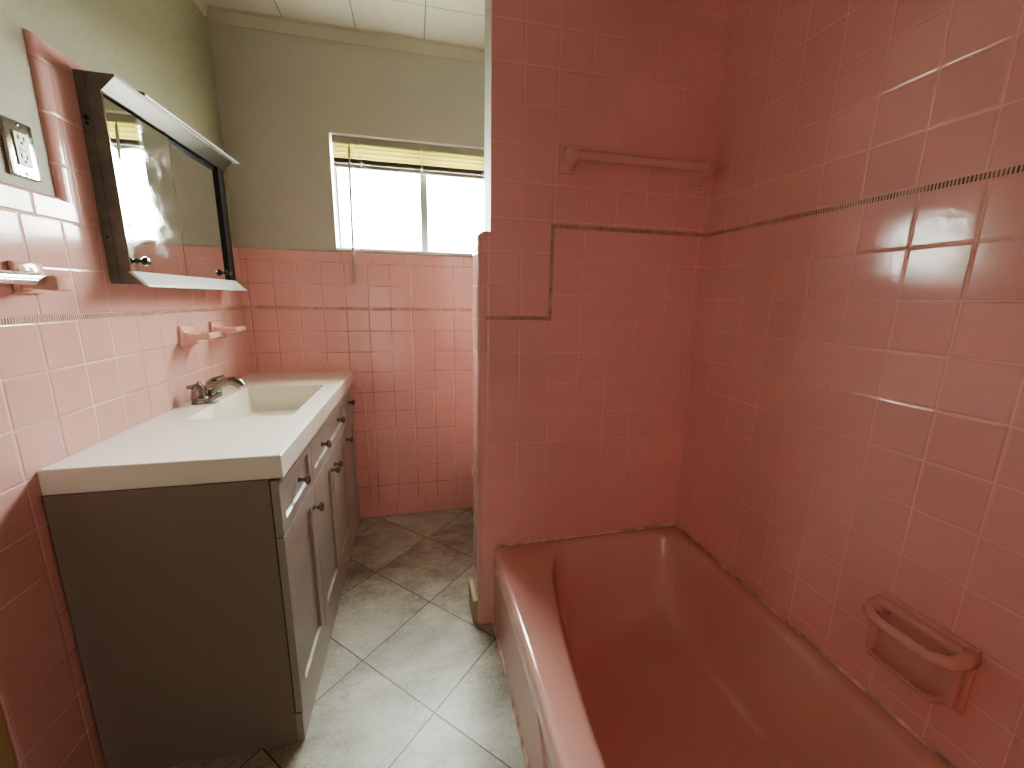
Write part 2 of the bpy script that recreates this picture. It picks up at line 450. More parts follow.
# --- left wall wainscot
lt = Tiles(lambda h, z: (0, h, z))
YL0 = .862
BE = 1.231
za = CAP0 - int(CAP0/T)*T
lt.reg(YL0, YF, 0, L, 1.0626-20*T, T, L-20*T, T)
lt.reg(YL0, YF, L, L+LH, 0, 9, 0, 9)
lt.reg(YL0, YF, L+LH, CAP0, 1.0745-20*T, T, L+LH-20*T, T)
lt.reg(YL0, 1.250, CAP0, CAP1-.004, .962, .154, CAP0-.1, .1)
lt.reg(YL0-.052, YL0, 0, CAP0, YL0-.052-1, 1, L-20*T, T)
lt.reg(YL0-.052, YL0, CAP0, CAP1-.004, YL0-.052-1, 1, CAP0-.1, .1)
# raised field behind the cabinet: bullnose, tiles and cap
lt.reg(BE, 1.250, CAP1-.004, 1.757, BE-.1, .1, 1.757-20*T, T)
lt.reg(1.250, 2.02, CAP0, 1.757, 1.250-20*T, T, 1.757-20*T, T)
lt.reg(BE, 2.02, 1.757, 1.805, 1.300-5*.154, .154, 1.757-.1, .1)
lt.reg(2.02, 2.07, CAP1-.004, 1.805, 2.02-.1, .1, 1.757-20*T, T)
lt.reg(2.02, YF, CAP0, CAP1-.004, 2.02-5*.154, .154, CAP0-.1, .1)
arc = [(-PT*(1-cos(t)), PT*.75*sin(t)) for t in [pi/2*k/5 for k in range(6)]]
lt.strip(arc, YL0-.052, BE-.03, 1.2, .154, lambda h, p: (p[0], h, CAP1-.004+p[1]))
lt.strip(arc, 2.07, YF, 1.2, .154, lambda h, p: (p[0], h, CAP1-.004+p[1]))
lt.strip(arc, BE-.012, 2.07, 1.300-5*.154, .154, lambda h, p: (p[0], h, 1.805+p[1]))
arc2 = [(-.013*(1-cos(t)), .030*sin(t)) for t in [pi/2*k/8 for k in range(9)]]
lt.strip(arc2, CAP1-.004, 1.809, 1.757-20*T, T, lambda h, p: (p[0], BE-p[1], h))
lt.strip(arc, CAP1-.004, 1.805, 1.757-20*T, T, lambda h, p: (p[0], 2.07+p[1], h))
lt.strip(arc, 0, CAP1, L-20*T, T, lambda h, p: (p[0], YL0-.052-p[1], h))
lt.out('tile_wainscot', 'tile', (1, 0, 0), wall_left)

# --- far wall wainscot
ft = Tiles(lambda h, z: (h, YF, z))
UX = 1.0145
ZB = .095
ft.reg(0, XW, ZB, L, UX-20*T, T, L-20*T, T)
ft.reg(0, XW, 0, ZB, UX-.02-20*.16, .16, 0, ZB+.0001)
ft.reg(0, XW, L, L+LH, 0, 9, 0, 9)
ft.reg(0, XW, L+LH, CAP0, UX-20*T, T, L+LH-20*T, T)
ft.reg(0, XW, CAP0, CAP1-.004, .301-10*.154, .154, CAP0-.1, .1)
ft.strip(arc, 0, XW, .301-10*.154, .154, lambda h, p: (h, YF-p[0], CAP1-.004+p[1]))
ft.out('tile_wainscot', 'tile_far', (0, -1, 0), wall_far)

# --- right wall, tiled full height
rt = Tiles(lambda h, z: (XW, h, z))
rt.reg(-.245, YP, 0, L2, .5276-20*T, T, L2-20*T, T)
rt.reg(-.245, YP, L2, L2+LH, 0, 9, 0, 9)
rt.reg(-.245, YP, L2+LH, ZCEIL, .5376-20*T, T, L2+LH-20*T, T)
rt.out('tile_facing', 'tile_tub', (-1, 0, 0), wall_right)

# --- partition between tub and toilet
PY1 = 1.412
wp = struct(B().box(1.053, XW, YP+.001, PY1-.004, 0, ZCEIL).out('wall_partition', 'paint'))
pt = Tiles(lambda h, z: (h, YP, z))
UP = 1.264
ZS = 1.452
XE, RR = 1.012, .013
for (a, c, d, vo, pv) in ((0, L, 0, L-20*T-.004, T), (L, L+LH, 0, 0, 9)):
    if pv == T:
        pt.reg(XE+RR+.012, 1.2545, a, c, UP-20*T, T, vo, pv); pt.reg(1.2545, XW, a, L, UP-20*T, T, vo, pv)
        pt.reg(XE+RR, XE+RR+.012, a, c, XE+RR-1+.012, 1, vo, pv)
pt.reg(XE+RR, 1.2545, L, L+LH, 0, 9, 0, 9)
zz = [L+LH, 1.2835, 1.389, 1.4945]
pv = (1.4945-(L+LH))/3
pt.reg(XE+RR, XE+RR+.012, L+LH, ZS, XE+RR-1+.012, 1, L+LH-20*pv, pv)
pt.reg(XE+RR+.012, 1.2545, L+LH, ZS, UP-20*T, T, L+LH-20*pv, pv)
pt.reg(1.053, 1.2545, ZS, 1.4945, UP-20*T, T, L+LH-20*pv, pv)
pt.reg(1.2545, 1.267, L, L2+LH, 0, 9, 0, 9)
pt.reg(1.267, XW, L, L2, UP-20*T, T, L2-20*T+.004, T)
pt.reg(1.2545, XW, L2, L2+LH, 0, 9, 0, 9)
pt.reg(1.053, 1.2545, 1.4945, ZCEIL, UP-20*T, T, 1.4945-20*T, T)
pt.reg(1.2545, XW, L2+LH, 1.4945, UP-20*T, T, 1.4945-20*T, T)
pt.reg(1.2545, XW, 1.4945, ZCEIL, UP-20*T, T, 1.4945-20*T, T)
# the thin painted-over edge of the upper facing
pt.out('tile_facing', 'tile_tub', (0, -1, 0), wp)
# rounded bullnose end of the partition, its side face and rear corner
et = Tiles(lambda h, z: (XE, h, z))
def cyl(cx, cy, a0, a1, z0, z1, vo, n=8):
    for k in range(n):
        t0, t1 = a0+(a1-a0)*k/n, a0+(a1-a0)*(k+1)/n
        P = lambda t, z: (cx+RR*cos(t), cy+RR*sin(t), z)
        et.free([P(t0, z0), P(t1, z0), P(t1, z1), P(t0, z1)], [(.5, (z0-vo)/T), (.5, (z0-vo)/T), (.5, (z1-vo)/T), (.5, (z1-vo)/T)], (.1, T))
cyl(XE+RR, YP+RR, 1.5*pi, pi, 0, ZS-.02, L-20*T)
cyl(XE+RR, PY1-RR, pi, .5*pi, 0, ZS-.02, L-20*T)
et.reg(YP+RR, PY1-RR, 0, ZS-.02, YP+RR-.001, .08, L-20*T, T)
# domed top of the bullnose
for k in range(5):
    t0, t1 = pi/2*k/5, pi/2*(k+1)/5
    for (a, c) in (((XE+RR, YP), (XE, YP+RR)), ((XE, YP+RR), (XE, PY1-RR)), ((XE, PY1-RR), (XE+RR, PY1))):
        def P(p, t):
            s_ = .02*(1-cos(t)); return (p[0]+s_*1.2, p[1]+(s_ if p[1] < 1.34 else -s_)*.3, ZS-.02+.02*sin(t))
        et.free([P(a, t0), P(c, t0), P(c, t1), P(a, t1)], [(.5, .5)]*4, (.1, .1))
et.free([(XE+.024, YP, ZS), (1.08, YP, ZS), (1.08, PY1, ZS), (XE+.024, PY1, ZS)], [(.5, .5)]*4, (.1, .1))
et.free([(XE+RR, YP, ZS-.02), (1.08, YP, ZS-.02), (1.08, YP+.001, ZS), (XE+.024, YP+.004, ZS)], [(.5, .5)]*4, (.1, .1))
eo = et.out('bullnose_end', 'tile', (-1, -.5, .2), wp)
for p in eo.data.polygons: p.use_smooth = False
bt = Tiles(lambda h, z: (h, PY1, z)); bt.reg(XE+RR, XW, 0, ZS, UP-20*T, T, L-20*T, T)
bt.out('rear_facing', 'tile', (0, 1, 0), wp)
struct(B().box(.996, XE+.001, YP+.012, PY1+.02, .0, .098, .002).out('baseboard_partition', 'beige'))

# --- mosaic liners
e = .0012
struct(B().box(-.001, e, YL0, YF, L, L+LH).out('trim_1', 'liner_y'))
struct(B().box(e, XE+.1, YF-e, YF+.001, L, L+LH).out('trim_2', 'liner_x'))
struct(B().box(XE+RR+.012, 1.2545, YP-e, YP+.0005, L, L+LH).out('trim_3', 'liner_x'))
struct(B().box(1.2545, 1.267, YP-e, YP+.0005, L, L2+LH).out('trim_4', 'liner_z'))
struct(B().box(1.267, XW-e, YP-e, YP+.0005, L2, L2+LH).out('trim_5', 'liner_x'))
struct(B().box(XW-e, XW+.001, -.24, YP, L2, L2+LH).out('trim_6', 'liner_y'))

# --- crown moulding (small cove) and old caulk outline
prof = [(0, 0), (.003, 0), (.0045, .004), (.006, .010), (.011, .032), (.013, .042), (.012, .050), (.014, .055), (0, .055)]
zc = ZCEIL-.0552
b = B(); b.prism([(YF+PT-.0005-p, zc+q) for p, q in prof], 'x', -PT, 1.9); struct(b.out('trim_7', 'crown'))
b = B(); b.prism([(-PT+.0005+p, zc+q) for p, q in prof], 'y', YBACK, YF-.02); struct(b.out('trim_8', 'crown'))
b = B(); b.tube([(.40, YF-.001, .775), (.505, YF-.001, .775), (.522, YF-.001, .769), (.528, YF-.001, .752), (.533, YF-.001, .45), (.536, YF-.001, .115)], .0035, 8)
struct(b.out('trim_9', 'caulk', smooth=True))
b = B(); b.tube([(1.075, YP-.001, .333), (1.3, YP-.001, .334), (1.6, YP-.001, .333), (XW-.002, YP-.002, .333), (XW-.001, YP-.01, .333), (XW-.001, .8, .333), (XW-.001, .3, .333), (XW-.001, -.24, .333)], .0050, 8)
struct(b.out('trim_10', 'caulkdark', smooth=True))

struct(B().box(-PT, -.001, .62, .800, 0, 2.05, .002).out('trim_11', 'ochre'))
# ================================================================== WINDOW
yw = YF+.055
b = B()
def frame(b, x0, x1, z0, z1, w, d0, d1, bev=.0015, wl=None, wr=None):
    wl = wl or w; wr = wr or w
    b.box(x0, x1, d0, d1, z0, z0+w, bev); b.box(x0, x1, d0, d1, z1-w, z1, bev)
    b.box(x0, x0+wl, d0, d1, z0+w, z1-w, bev); b.box(x1-wr, x1, d0, d1, z0+w, z1-w, bev)
frame(b, WX0+.001, WX1-.001, WZ0+.006, WZ1-.001, .008, yw+.02, yw+.06)
win = struct(b.out('window_1', 'frame_white'))
b = B(); b.box(WX0+.001, WX1-.001, YF-.002, yw+.075, WZ0+.0005, WZ0+.0115, .002)
o = b.out('window_sill', 'paint_white', win)
b = B(); b.box(WX0+.0005, WX0+.005, YF+.008, yw+.02, WZ0+.013, WZ1-.0005); b.box(WX1-.005, WX1-.0005, YF+.008, yw+.02, WZ0+.013, WZ1-.0005)
b.box(WX0+.005, WX1-.005, YF+.008, yw+.02, WZ1-.005, WZ1-.0005)
b.out('window_reveal', 'paint_white', win)
xm = .873
for i, (a, c, dd) in enumerate(((WX0+.0085, xm+.018, .028), (xm-.018, WX1-.0085, .043))):
    b = B(); frame(b, a, c, WZ0+.0145, WZ1-.0095, .010, yw+dd, yw+dd+.012, wl=.010 if i == 0 else .036, wr=.036 if i == 0 else .010)
    sash = b.out('window_sash', 'alu', win)
    b = B(); b.box(a+(.009 if i == 0 else .035), c-(.035 if i == 0 else .009), yw+dd+.005, yw+dd+.007, WZ0+.0235, WZ1-.0185)
    b.out('window_pane', 'glass', sash)

# blind, raised
bx0, bx1 = WX0+.014, WX1-.014
yb = YF+.028
bl = tag(empty('window_blind', (.87, yb, 1.995)), 'raised cream mini blind with yellowed slats hanging in the small window', 'blind')
ORG = (.87, yb, 1.995)
B(ORG).box(bx0, bx1, yb-.012, yb+.013, 1.962, 1.993, .002).out('headrail', 'rail', bl)
zs = 1.956
for k in range(4):
    b = B(ORG); n = 5; w = .0125; tl = math.radians(74)
    z = zs-k*.0205
    top = []; bot = []
    for j in range(n+1):
        s_ = -w+2*w*j/n; h = .0018*(1-(s_/w)**2)
        y_ = s_*cos(tl)-h*sin(tl); z_ = s_*sin(tl)+h*cos(tl)
        top.append((yb+y_, z+z_)); bot.append((yb+y_+.0004*sin(tl), z+z_-.0005*cos(tl)))
    b.prism(top+bot[::-1], 'x', bx0+.002, bx1-.002); b.out('slat', 'slat', bl)
zz = 1.8945
for k in range(9):
    b = B(ORG); pr = [(yb-.0125, zz), (yb-.005, zz+.0014), (yb+.005, zz+.0014), (yb+.0125, zz), (yb+.005, zz-.0008), (yb-.005, zz-.0008)]
    b.prism(pr, 'x', bx0+.002, bx1-.002); b.out('slat', 'rail', bl); zz -= .0024
B(ORG).box(bx0+.002, bx1-.002, yb-.011, yb+.011, 1.855, 1.871, .003).out('bottom_rail', 'rail', bl)
b = B(ORG); b.tube([(.525, yb-.016, 1.956), (.525, yb-.019, 1.94)], .0035, 8); b.tube([(.525, yb-.019, 1.94), (.523, YF-.012, 1.76), (.518, YF-.022, 1.305)], .0066, 6)
b.out('tilt_wand', 'wand', bl, smooth=False)
for xx in (.572, .862, 1.17):
    b = B(ORG); b.tube([(xx, yb-.0145, 1.965), (xx, yb-.0145, 1.86)], .0011, 6); b.tube([(xx+.006, yb-.0145, 1.965), (xx+.006, yb-.0145, 1.86)], .0011, 6)
    b.lathe([(0, 0), (.006, .002), (.007, .008), (.003, .014), (0, .015)], (xx+.003, yb-.0165, 1.866), (0, 0, 1), 10)
    b.out('lift_cord', 'paint_white', bl, smooth=True)

# ================================================================== VANITY
VY0, VY1, VX, VZ = .9755, YF-.004, .4823, .8592
CT = .8002                                            # underside of the top
vo = (.23, 1.59, 0)
van = tag(empty('vanity_cabinet', vo), 'grey shaker vanity cabinet with nickel knobs under the white sink top', 'cabinet')
b = B(vo)
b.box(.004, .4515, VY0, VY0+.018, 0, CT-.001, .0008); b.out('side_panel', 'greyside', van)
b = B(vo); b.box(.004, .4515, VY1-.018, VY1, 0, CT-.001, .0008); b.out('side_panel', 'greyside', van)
b = B(vo); b.box(.004, .438, VY0+.018, VY1-.018, .09, .105); b.box(.004, .012, VY0+.018, VY1-.018, .105, CT-.002)
b.box(.448, .4512, VY0+.018, VY1-.018, .105, CT-.001)  # dark plate added to paint in the shade between the fronts
b.out('carcass', 'gap', van)
B(vo).box(.4517, .4700, VY0, VY1, 0, .093, .001).out('toe_board', 'grey', van)
DX0, DX1 = .4535, .4715
def shaker(y0, y1, z0, z1, fr, name, inset=.008):
    """frame-and-panel front with chamfered inner edge"""
    b = B(vo)
    def ring(x, m): return [(x, y0+m, z0+m), (x, y1-m, z0+m), (x, y1-m, z1-m), (x, y0+m, z1-m)]
    b.loft([ring(DX0, 0), ring(DX1-.0012, 0), ring(DX1, .0012), ring(DX1, fr), ring(DX1-inset, fr+.0035), ring(DX1-inset, fr+.0036)], True, True)
    return b.out(name, 'grey', van)
def knob(par, y, z):
    b = B(vo)
    b.lathe([(0, 0), (.0085, 0), (.0085, .002), (.0055, .004), (.0050, .013), (.0075, .017), (.0135, .021), (.0150, .024), (.0145, .028), (.010, .031), (0, .032)], (DX1-.0005, y, z), (1, 0, 0), 20)
    k = b.out('knob', 'nickel', par, smooth=True, auto=40); return k
ZSP, ZD0 = .640, .0965
g = .0013
ya, yb_, yc, yd, ye = VY0+.001, 1.288, 1.590, 1.893, VY1-.001
for (a, c, ks) in ((ya, yb_, [1.140]), (yb_, yd, [1.438, 1.742]), (yd, ye, [2.043])):
    d = shaker(a+g, c-g, ZSP+g, CT-.006, .034, 'drawer')
    for k in ks: knob(d, k, .722)
for (a, c, k) in ((ya, yb_, 1.262), (yb_, yc, 1.560), (yc, yd, 1.620), (yd, ye, 1.919)):
    d = shaker(a+g, c-g, ZD0, ZSP-g, .052, 'door'); knob(d, k, .570)

# --- top with moulded rectangular basin
to = (.24, 1.59, CT)
vt = tag(empty('sink_countertop', to), 'white speckled vanity countertop with a rectangular moulded basin', 'countertop')
c0 = (.259, 1.592)
HX0, HX1, HY0, HY1 = .1075, .410, 1.350, 1.836
outer = [(.0006, .9815), (VX, .9815), (VX, YF-.0006), (.0006, YF-.0006)]
hole = rrect(HX0, HX1, HY0, HY1, .016)
angs = sorted(set([round(atan2(p[1]-c0[1], p[0]-c0[0]), 6) for p in outer+hole]+[round(-pi+2*pi*k/48, 6) for k in range(48)]))
def inset(poly, d):
    cx, cy = (.2414, 1.5889); return [(x+(d if x < cx else -d), y+(d if y < cy else -d)) for x, y in poly]
R_ = lambda poly, z: [(*ray_poly(c0, t, poly), z) for t in angs]
b = B(to)
bt_ = rrect(HX0+.022, HX1-.03, HY0+.055, HY1-.038, .03)
b.loft([R_(outer, CT), R_(outer, VZ-.003), R_(inset(outer, .0012), VZ-.0008), R_(inset(outer, .003), VZ), R_(rrect(HX0-.002, HX1+.002, HY0-.002, HY1+.002, .018), VZ), R_(hole, VZ-.002)])
b.out('countertop', 'counter', vt)
b = B(to)
mids = []
for f, z in ((0, VZ-.002), (.06, .845), (.45, .795), (.7, .772), (.92, .7615)):
    mids.append([(x0+(x1-x0)*f, y0+(y1-y0)*f, z) for (x0, y0, _), (x1, y1, _) in zip(R_(hole, 0), R_(bt_, 0))])
mids.append(R_(bt_, .758)); 
mids.append([(*(Vector((c0[0], c0[1]))+(Vector(p[:2])-Vector(c0))*.08), .752) for p in R_(bt_, 0)])
b.loft(mids, False, True); b.out('basin', 'basin', vt, auto=50)
b = B(to); b.lathe([(0, 0), (.022, 0), (.024, .002), (.020, .004), (.012, .003), (0, .0035)], (c0[0], c0[1], .753), n=24); b.out('drain', 'nickel', vt, smooth=True)

# --- faucet
fo = (.055, 1.617, VZ)
fa = tag(empty('faucet', fo), 'brushed nickel two-handle faucet with arched spout behind the basin', 'faucet')
fz = VZ+.0006
b = B(fo); b.loft([[(x, y, z) for x, y in rrect(.030+i_, .080-i_, 1.539+i_, 1.695-i_, .024-i_)] for i_, z in ((0, fz), (0, fz+.012), (.003, fz+.017), (.008, fz+.019))], True, True)
b.out('base_plate', 'nickel', fa, auto=30)
for y, dr in ((1.566, -1), (1.668, 1)):
    b = B(fo); b.lathe([(.026, 0), (.0275, .006), (.0245, .010), (.0240, .026), (.0215, .040), (.019, .047), (.010, .051), (0, .052)], (.055, y, fz+.014), n=24)
    h = b.out('handle', 'nickel', fa, smooth=True, auto=40)
    b = B(fo); zt = fz+.056
    if dr < 0: b.tube([(.064, y+.004, zt), (.052, y, zt+.007), (.040, y-.006, zt+.004), (.026, y-.016, zt+.004)], [(.008, .011), (.009, .013), (.007, .010), (.006, .008)], 12)
    else: b.tube([(.050, y-.004, zt), (.060, y, zt+.008), (.074, y+.004, zt+.013), (.094, y+.010, zt+.020)], [(.009, .011), (.009, .012), (.007, .009), (.0055, .007)], 12)
    b.out('lever', 'nickel', h, smooth=True)
pth = [(.052, .872), (.058, .884), (.074, .899), (.098, .915), (.124, .926), (.146, .927), (.163, .918), (.171, .906)]
b = B(fo); b.tube([(.052, 1.617, .866)]+[(x, 1.617, z) for x, z in pth], [(.021, .023), (.021, .023), (.020, .021), (.017, .018), (.0145, .016), (.0135, .0165), (.013, .0175), (.0135, .017), (.013, .016)], 20)
b.out('spout', 'nickel', fa, smooth=True, auto=60)
b = B(fo); b.lathe([(.009, 0), (.0095, .003), (.008, .010), (0, .0105)], (.1690, 1.617, .9125), (.25, 0, -1), 16); b.out('aerator', 'chrome', fa, smooth=True, auto=40)
b = B(fo); b.tube([(.033, 1.617, .872), (.033, 1.617, .918)], .0025, 8); b.lathe([(0, 0), (.004, 0), (.007, .006), (.006, .010), (0, .012)], (.033, 1.617, .916), n=12); b.out('lift_rod', 'nickel', fa, smooth=True)

# ================================================================== MEDICINE CABINET
MY0, MY1, MZ0, MZ1 = 1.315, 2.000, 1.268, 1.781
MX = .050
mo = (0.0005, 1.6575, 1.268)
mc = tag(empty('medicine_cabinet', mo), 'surface-mounted medicine cabinet with sliding mirror doors and chrome trim above the vanity', 'cabinet')
b = B(mo)
b.box(.0008, MX, MY0, MY0+.0015, MZ0, MZ1); b.box(.0008, MX, MY1-.0015, MY1, MZ0, MZ1)
b.box(.0008, MX, MY0+.0015, MY1-.0015, MZ0, MZ0+.0015); b.box(.0008, MX, MY0+.0015, MY1-.0015, MZ1-.0015, MZ1)
b.box(.0008, .0023, MY0+.0015, MY1-.0015, MZ0+.0015, MZ1-.0015)
# flared end cheeks
for y in (MY0, MY1):
    b.prism([(MX, 1.302), (.086, 1.2660), (.086, 1.2645), (.0008, 1.2645), (.0008, MZ1+.001), (.082, MZ1+.001), (.080, MZ1-.003), (MX+.004, 1.747), (MX, 1.745)], 'y', y-.0012, y)
b.out('cabinet_body', 'steel', mc)
b = B(mo); b.box(.0008, .022, MY0-.0032, MY0-.0012, MZ0, MZ1+.003); b.out('end_flange', 'steel', mc)
for z, r in ((1.677, .006), (1.664, .0042), (1.388, .003)):
    b = B(mo); b.lathe([(0, 0), (r, 0), (r, .0008), (0, .001)], (.012, MY0-.0032, z), (0, -1, 0), 14); b.out('screw_hole', 'slot', mc)
b = B(mo); b.prism([(.052, 1.742), (.087, 1.778), (.088, 1.783), (.084, 1.785), (.050, 1.748)], 'y', MY0-.003, MY1+.003, .0008)
b.box(.0008, .084, MY0, MY1, 1.7815, 1.7848)
b.out('top_trim', 'ribchrome', mc)
b = B(mo); b.prism([(.050, 1.301), (.086, 1.2655), (.090, 1.2600), (.088, 1.2580), (.080, 1.2625), (.046, 1.297)], 'y', MY0-.003, MY1+.003, .0008)
b.out('bottom_trim', 'lip', mc)
b = B(mo); b.box(.004, .0475, MY1-.040, MY1-.002, 1.296, 1.750); b.box(.004, .036, MY0+.003, MY1-.04, 1.736, 1.750); b.box(.004, .036, MY0+.003, MY1-.04, 1.2725, 1.297)
b.box(.004, .030, 1.60, MY1-.04, 1.725, 1.737)
b.out('door_track', 'black', mc)
for y in (MY0+.0002, MY1-.004):
    b = B(mo); b.box(.0495, .0525, y, y+.0038, 1.297, 1.75); b.out('edge_trim', 'chrome', mc)
for nm, x0, a, c in (('front', .0405, MY0+.004, 1.612), ('rear', .029, 1.590, MY1-.041)):
    b = B(mo); tz = .0116*(c-a)
    b.prism([(x0, a), (x0+.004, a), (x0+.004+tz, c), (x0+tz, c)], 'z', 1.2975, 1.7355 if nm == 'front' else 1.7245)
    d = b.out('mirror_door', 'mirror', mc)
    if nm == 'front':
        b = B(mo); b.box(x0-.0005+tz, x0+.0048+tz, c, c+.0016, 1.2975, 1.7355); b.out('door_edge', 'chrome', d)
    ky = MY0+.042 if nm == 'front' else c-.028
    b = B(mo); b.lathe([(0, 0), (.008, 0), (.006, .004), (.0045, .010), (.009, .014), (.013, .020), (.013, .026), (.009, .031), (0, .033)], (x0+.0042, ky, 1.330), (1, 0, 0), 12)
    b.out('pull_knob', 'darkknob', d)
# thin lamp rail lying on the cabinet
lo = (.03, 1.88, 1.7915)
lr = tag(empty('lamp_rail', lo), 'thin chrome rail resting along the top of the mirror cabinet', 'rail')
def skew(x, dz): return [[(x+a+t*.016, y, 1.7925+dz+c-t*.004) for a, c in ((0, 0), (.022, 0), (.024, .003), (.019, .0065), (0, .0065))] for t, y in ((0, 1.452), (1, 2.052))]
b = B(lo); b.loft(skew(.058, 0), True, True); b.out('rail_cover', 'lip', lr)
b = B(lo); b.box(.045, .078, 1.46, 2.02, 1.7850, 1.7915); b.out('rail_gap_shade', 'black', lr)  # black strip stands in for the shaded gap under the rail
for t, y in ((0, 1.447), (1, 2.052)):
    b = B(lo); b.prism([(.056+t*.016+a, 1.7915-t*.004+c) for a, c in ((0, 0), (.026, 0), (.028, .004), (.022, .009), (0, .009))], 'y', y, y+.005); b.out('end_cap', 'steel', lr)

# ================================================================== OUTLET
oo = (-PT, 1.115, 1.5405)
ol = tag(empty('electrical_outlet', oo), 'duplex electrical outlet in a chrome plate on the painted wall left of the mirror', 'outlet')
b = B(oo); b.box(-PT+.0003, -PT+.0065, 1.089, 1.161, 1.483, 1.598, .003, 3); pl = b.out('wall_plate', 'chrome', ol, auto=30)
b = B(oo); b.box(-PT+.0062, -PT+.0092, 1.1075, 1.1425, 1.5065, 1.5745, .0012); rc = b.out('receptacle', 'outlet', ol)
xo = -PT+.0090
b = B(oo)
for zc_ in (1.5590, 1.5220):
    b.box(xo, xo+.0008, 1.1165, 1.1190, zc_, zc_+.010); b.box(xo, xo+.0008, 1.1295, 1.1320, zc_, zc_+.008)
    b.lathe([(0, 0), (.0030, 0), (.0030, .0008), (0, .0009)], (xo, 1.1243, zc_-.0055), (1, 0, 0), 12)
b.out('socket_slots', 'slot', rc)
b = B(oo)
for zc_ in (1.5385, 1.5425): b.box(xo, xo+.0014, 1.1175, 1.1325, zc_-.0014, zc_+.0014, .0003)
b.out('test_button', 'outlet', rc)
for zc_ in (1.5895, 1.4915):
    b = B(oo); b.lathe([(0, 0), (.0042, 0), (.0036, .0014), (0, .0018)], (-PT+.0064, 1.125, zc_), (1, 0, 0), 14); b.out('screw', 'chrome', pl, smooth=True)

# ================================================================== LEFT WALL CERAMICS
def holder_profile(z0, z1, zs, d):
    """side view (x, z): wall plate flowing into a shelf arm"""
    p = [(.0006, z1-.003), (.004, z1), (.010, z1-.002), (.014, z1-.012)]
    for k in range(1, 6):
        t = k/5*pi/2; p.append((.014+.030*(1-cos(t)), zs+.007+(z1-.012-zs-.007)*(1-sin(t))))
    p += [(d-.012, zs+.010), (d-.004, zs+.011), (d, zs+.006), (d, zs-.008), (d-.004, zs-.012), (.022, zs-.016), (.014, zs-.018), (.012, z0+.006), (.008, z0), (.0006, z0)]
    return p
def holder(y0, y1, z0, z1, zs, d, name, label, kind):
    org = (0, (y0+y1)/2, z0)
    b = B(org); b.prism([(.0005, z0), (.009, z0+.001), (.012, z0+.006), (.012, z1-.006), (.009, z1-.001), (.0005, z1)], 'y', y0, y1, .003)
    t = empty(name, org)
    pl_ = b.out('wall_plate', 'ceramic', t, auto=30)
    m = .010
    b = B(org); b.prism(holder_profile(z0+.012, z1-.006, zs, d), 'y', y0+m, y1-m, .0035)
    arm = b.out('shelf_arm', 'ceramic', t)
    if kind == 'tumbler':
        c = B(org); c.prism([(.030, y0+m+.014), (d-.016, y0+m+.014), (d-.016, y1-m-.014), (.030, y1-m-.014)], 'z', zs-.05, zs+.2)
        cut(arm, c.out('cutter', 'ceramic', t))
        # two rests of the cup ring
        b = B(org); b.box(.026, d-.012, (y0+y1)/2-.004, (y0+y1)/2+.004, zs-.008, zs+.004, .002); b.out('centre_bar', 'ceramic', t)
    else:
        c = B(org)
        c.box(.026, d-.008, y0+m+.010, y1-m-.010, zs+.0045, zs+.02, .003)
        cut(arm, c.out('cutter', 'ceramic', t))
    smooth_by(arm, 35)
    return tag(t, label, 'holder')
holder(1.600, 1.712, 1.056, 1.129, 1.093, .093, 'tumbler_holder', 'pink ceramic tumbler holder with an opening, on the wall above the faucet', 'tumbler')
holder(1.826, 1.944, 1.058, 1.133, 1.100, .094, 'soap_shelf', 'pink ceramic soap shelf beyond the tumbler holder, nearer the window corner', 'shelf')

# ribbed bar in ceramic brackets, at the left frame edge
tb = tag(empty('towel_bar', (0, .95, 1.24)), 'fluted metal towel bar in pink ceramic brackets below the electrical outlet', 'towel bar')
to_ = (0, .95, 1.24)
for y in (.830, 1.026):
    b = B(to_); b.prism([(.0005, 1.236), (.009, 1.237), (.012, 1.242), (.012, 1.297), (.009, 1.302), (.0005, 1.303)], 'y', y-.004, y+.066, .003)
    pp = holder_profile(1.240, 1.298, 1.262, .076)
    pp = [(x, z if x < .03 else z+(.003 if z > 1.262 else -.008)) for x, z in pp]
    b.prism(pp, 'y', y, y+.040, .004)
    b.out('bracket', 'ceramic', tb, auto=35)
b = B(to_); b.tube([(.047, .85, 1.267), (.047, 1.0305, 1.267)], .0125, 20); b.out('bar', 'ribbar', tb, smooth=True, auto=50)

# ================================================================== TUB AREA
# bar with square ceramic posts on the partition
tx = (1.53, YP, 1.68)
tb2 = tag(empty('towel_bar', tx), 'pink ceramic towel bar on square posts high on the tub end wall', 'towel bar')
for xc, w in ((1.299, 1), (1.778, -1)):
    b = B(tx)
    n = 8
    b.box(xc-.025, xc+.025, YP-.009, YP+.002, 1.640, 1.722, .003)
    # post: flares from plate, cut like a wedge from the side
    prof_ = [(YP-.008, 1.645), (YP-.008, 1.716), (YP-.030, 1.702), (YP-.062, 1.706), (YP-.072, 1.702), (YP-.074, 1.672), (YP-.066, 1.664), (YP-.036, 1.659), (YP-.018, 1.650)]
    b.prism(prof_, 'x', xc-.017, xc+.017, .004)
    b.out('post', 'ceramic_tub', tb2, auto=35)
b = B(tx); b.tube([(1.312, YP-.055, 1.683), (1.765, YP-.055, 1.683)], .0140, 20); b.out('bar', 'ceramic_tub', tb2, smooth=True, auto=50)

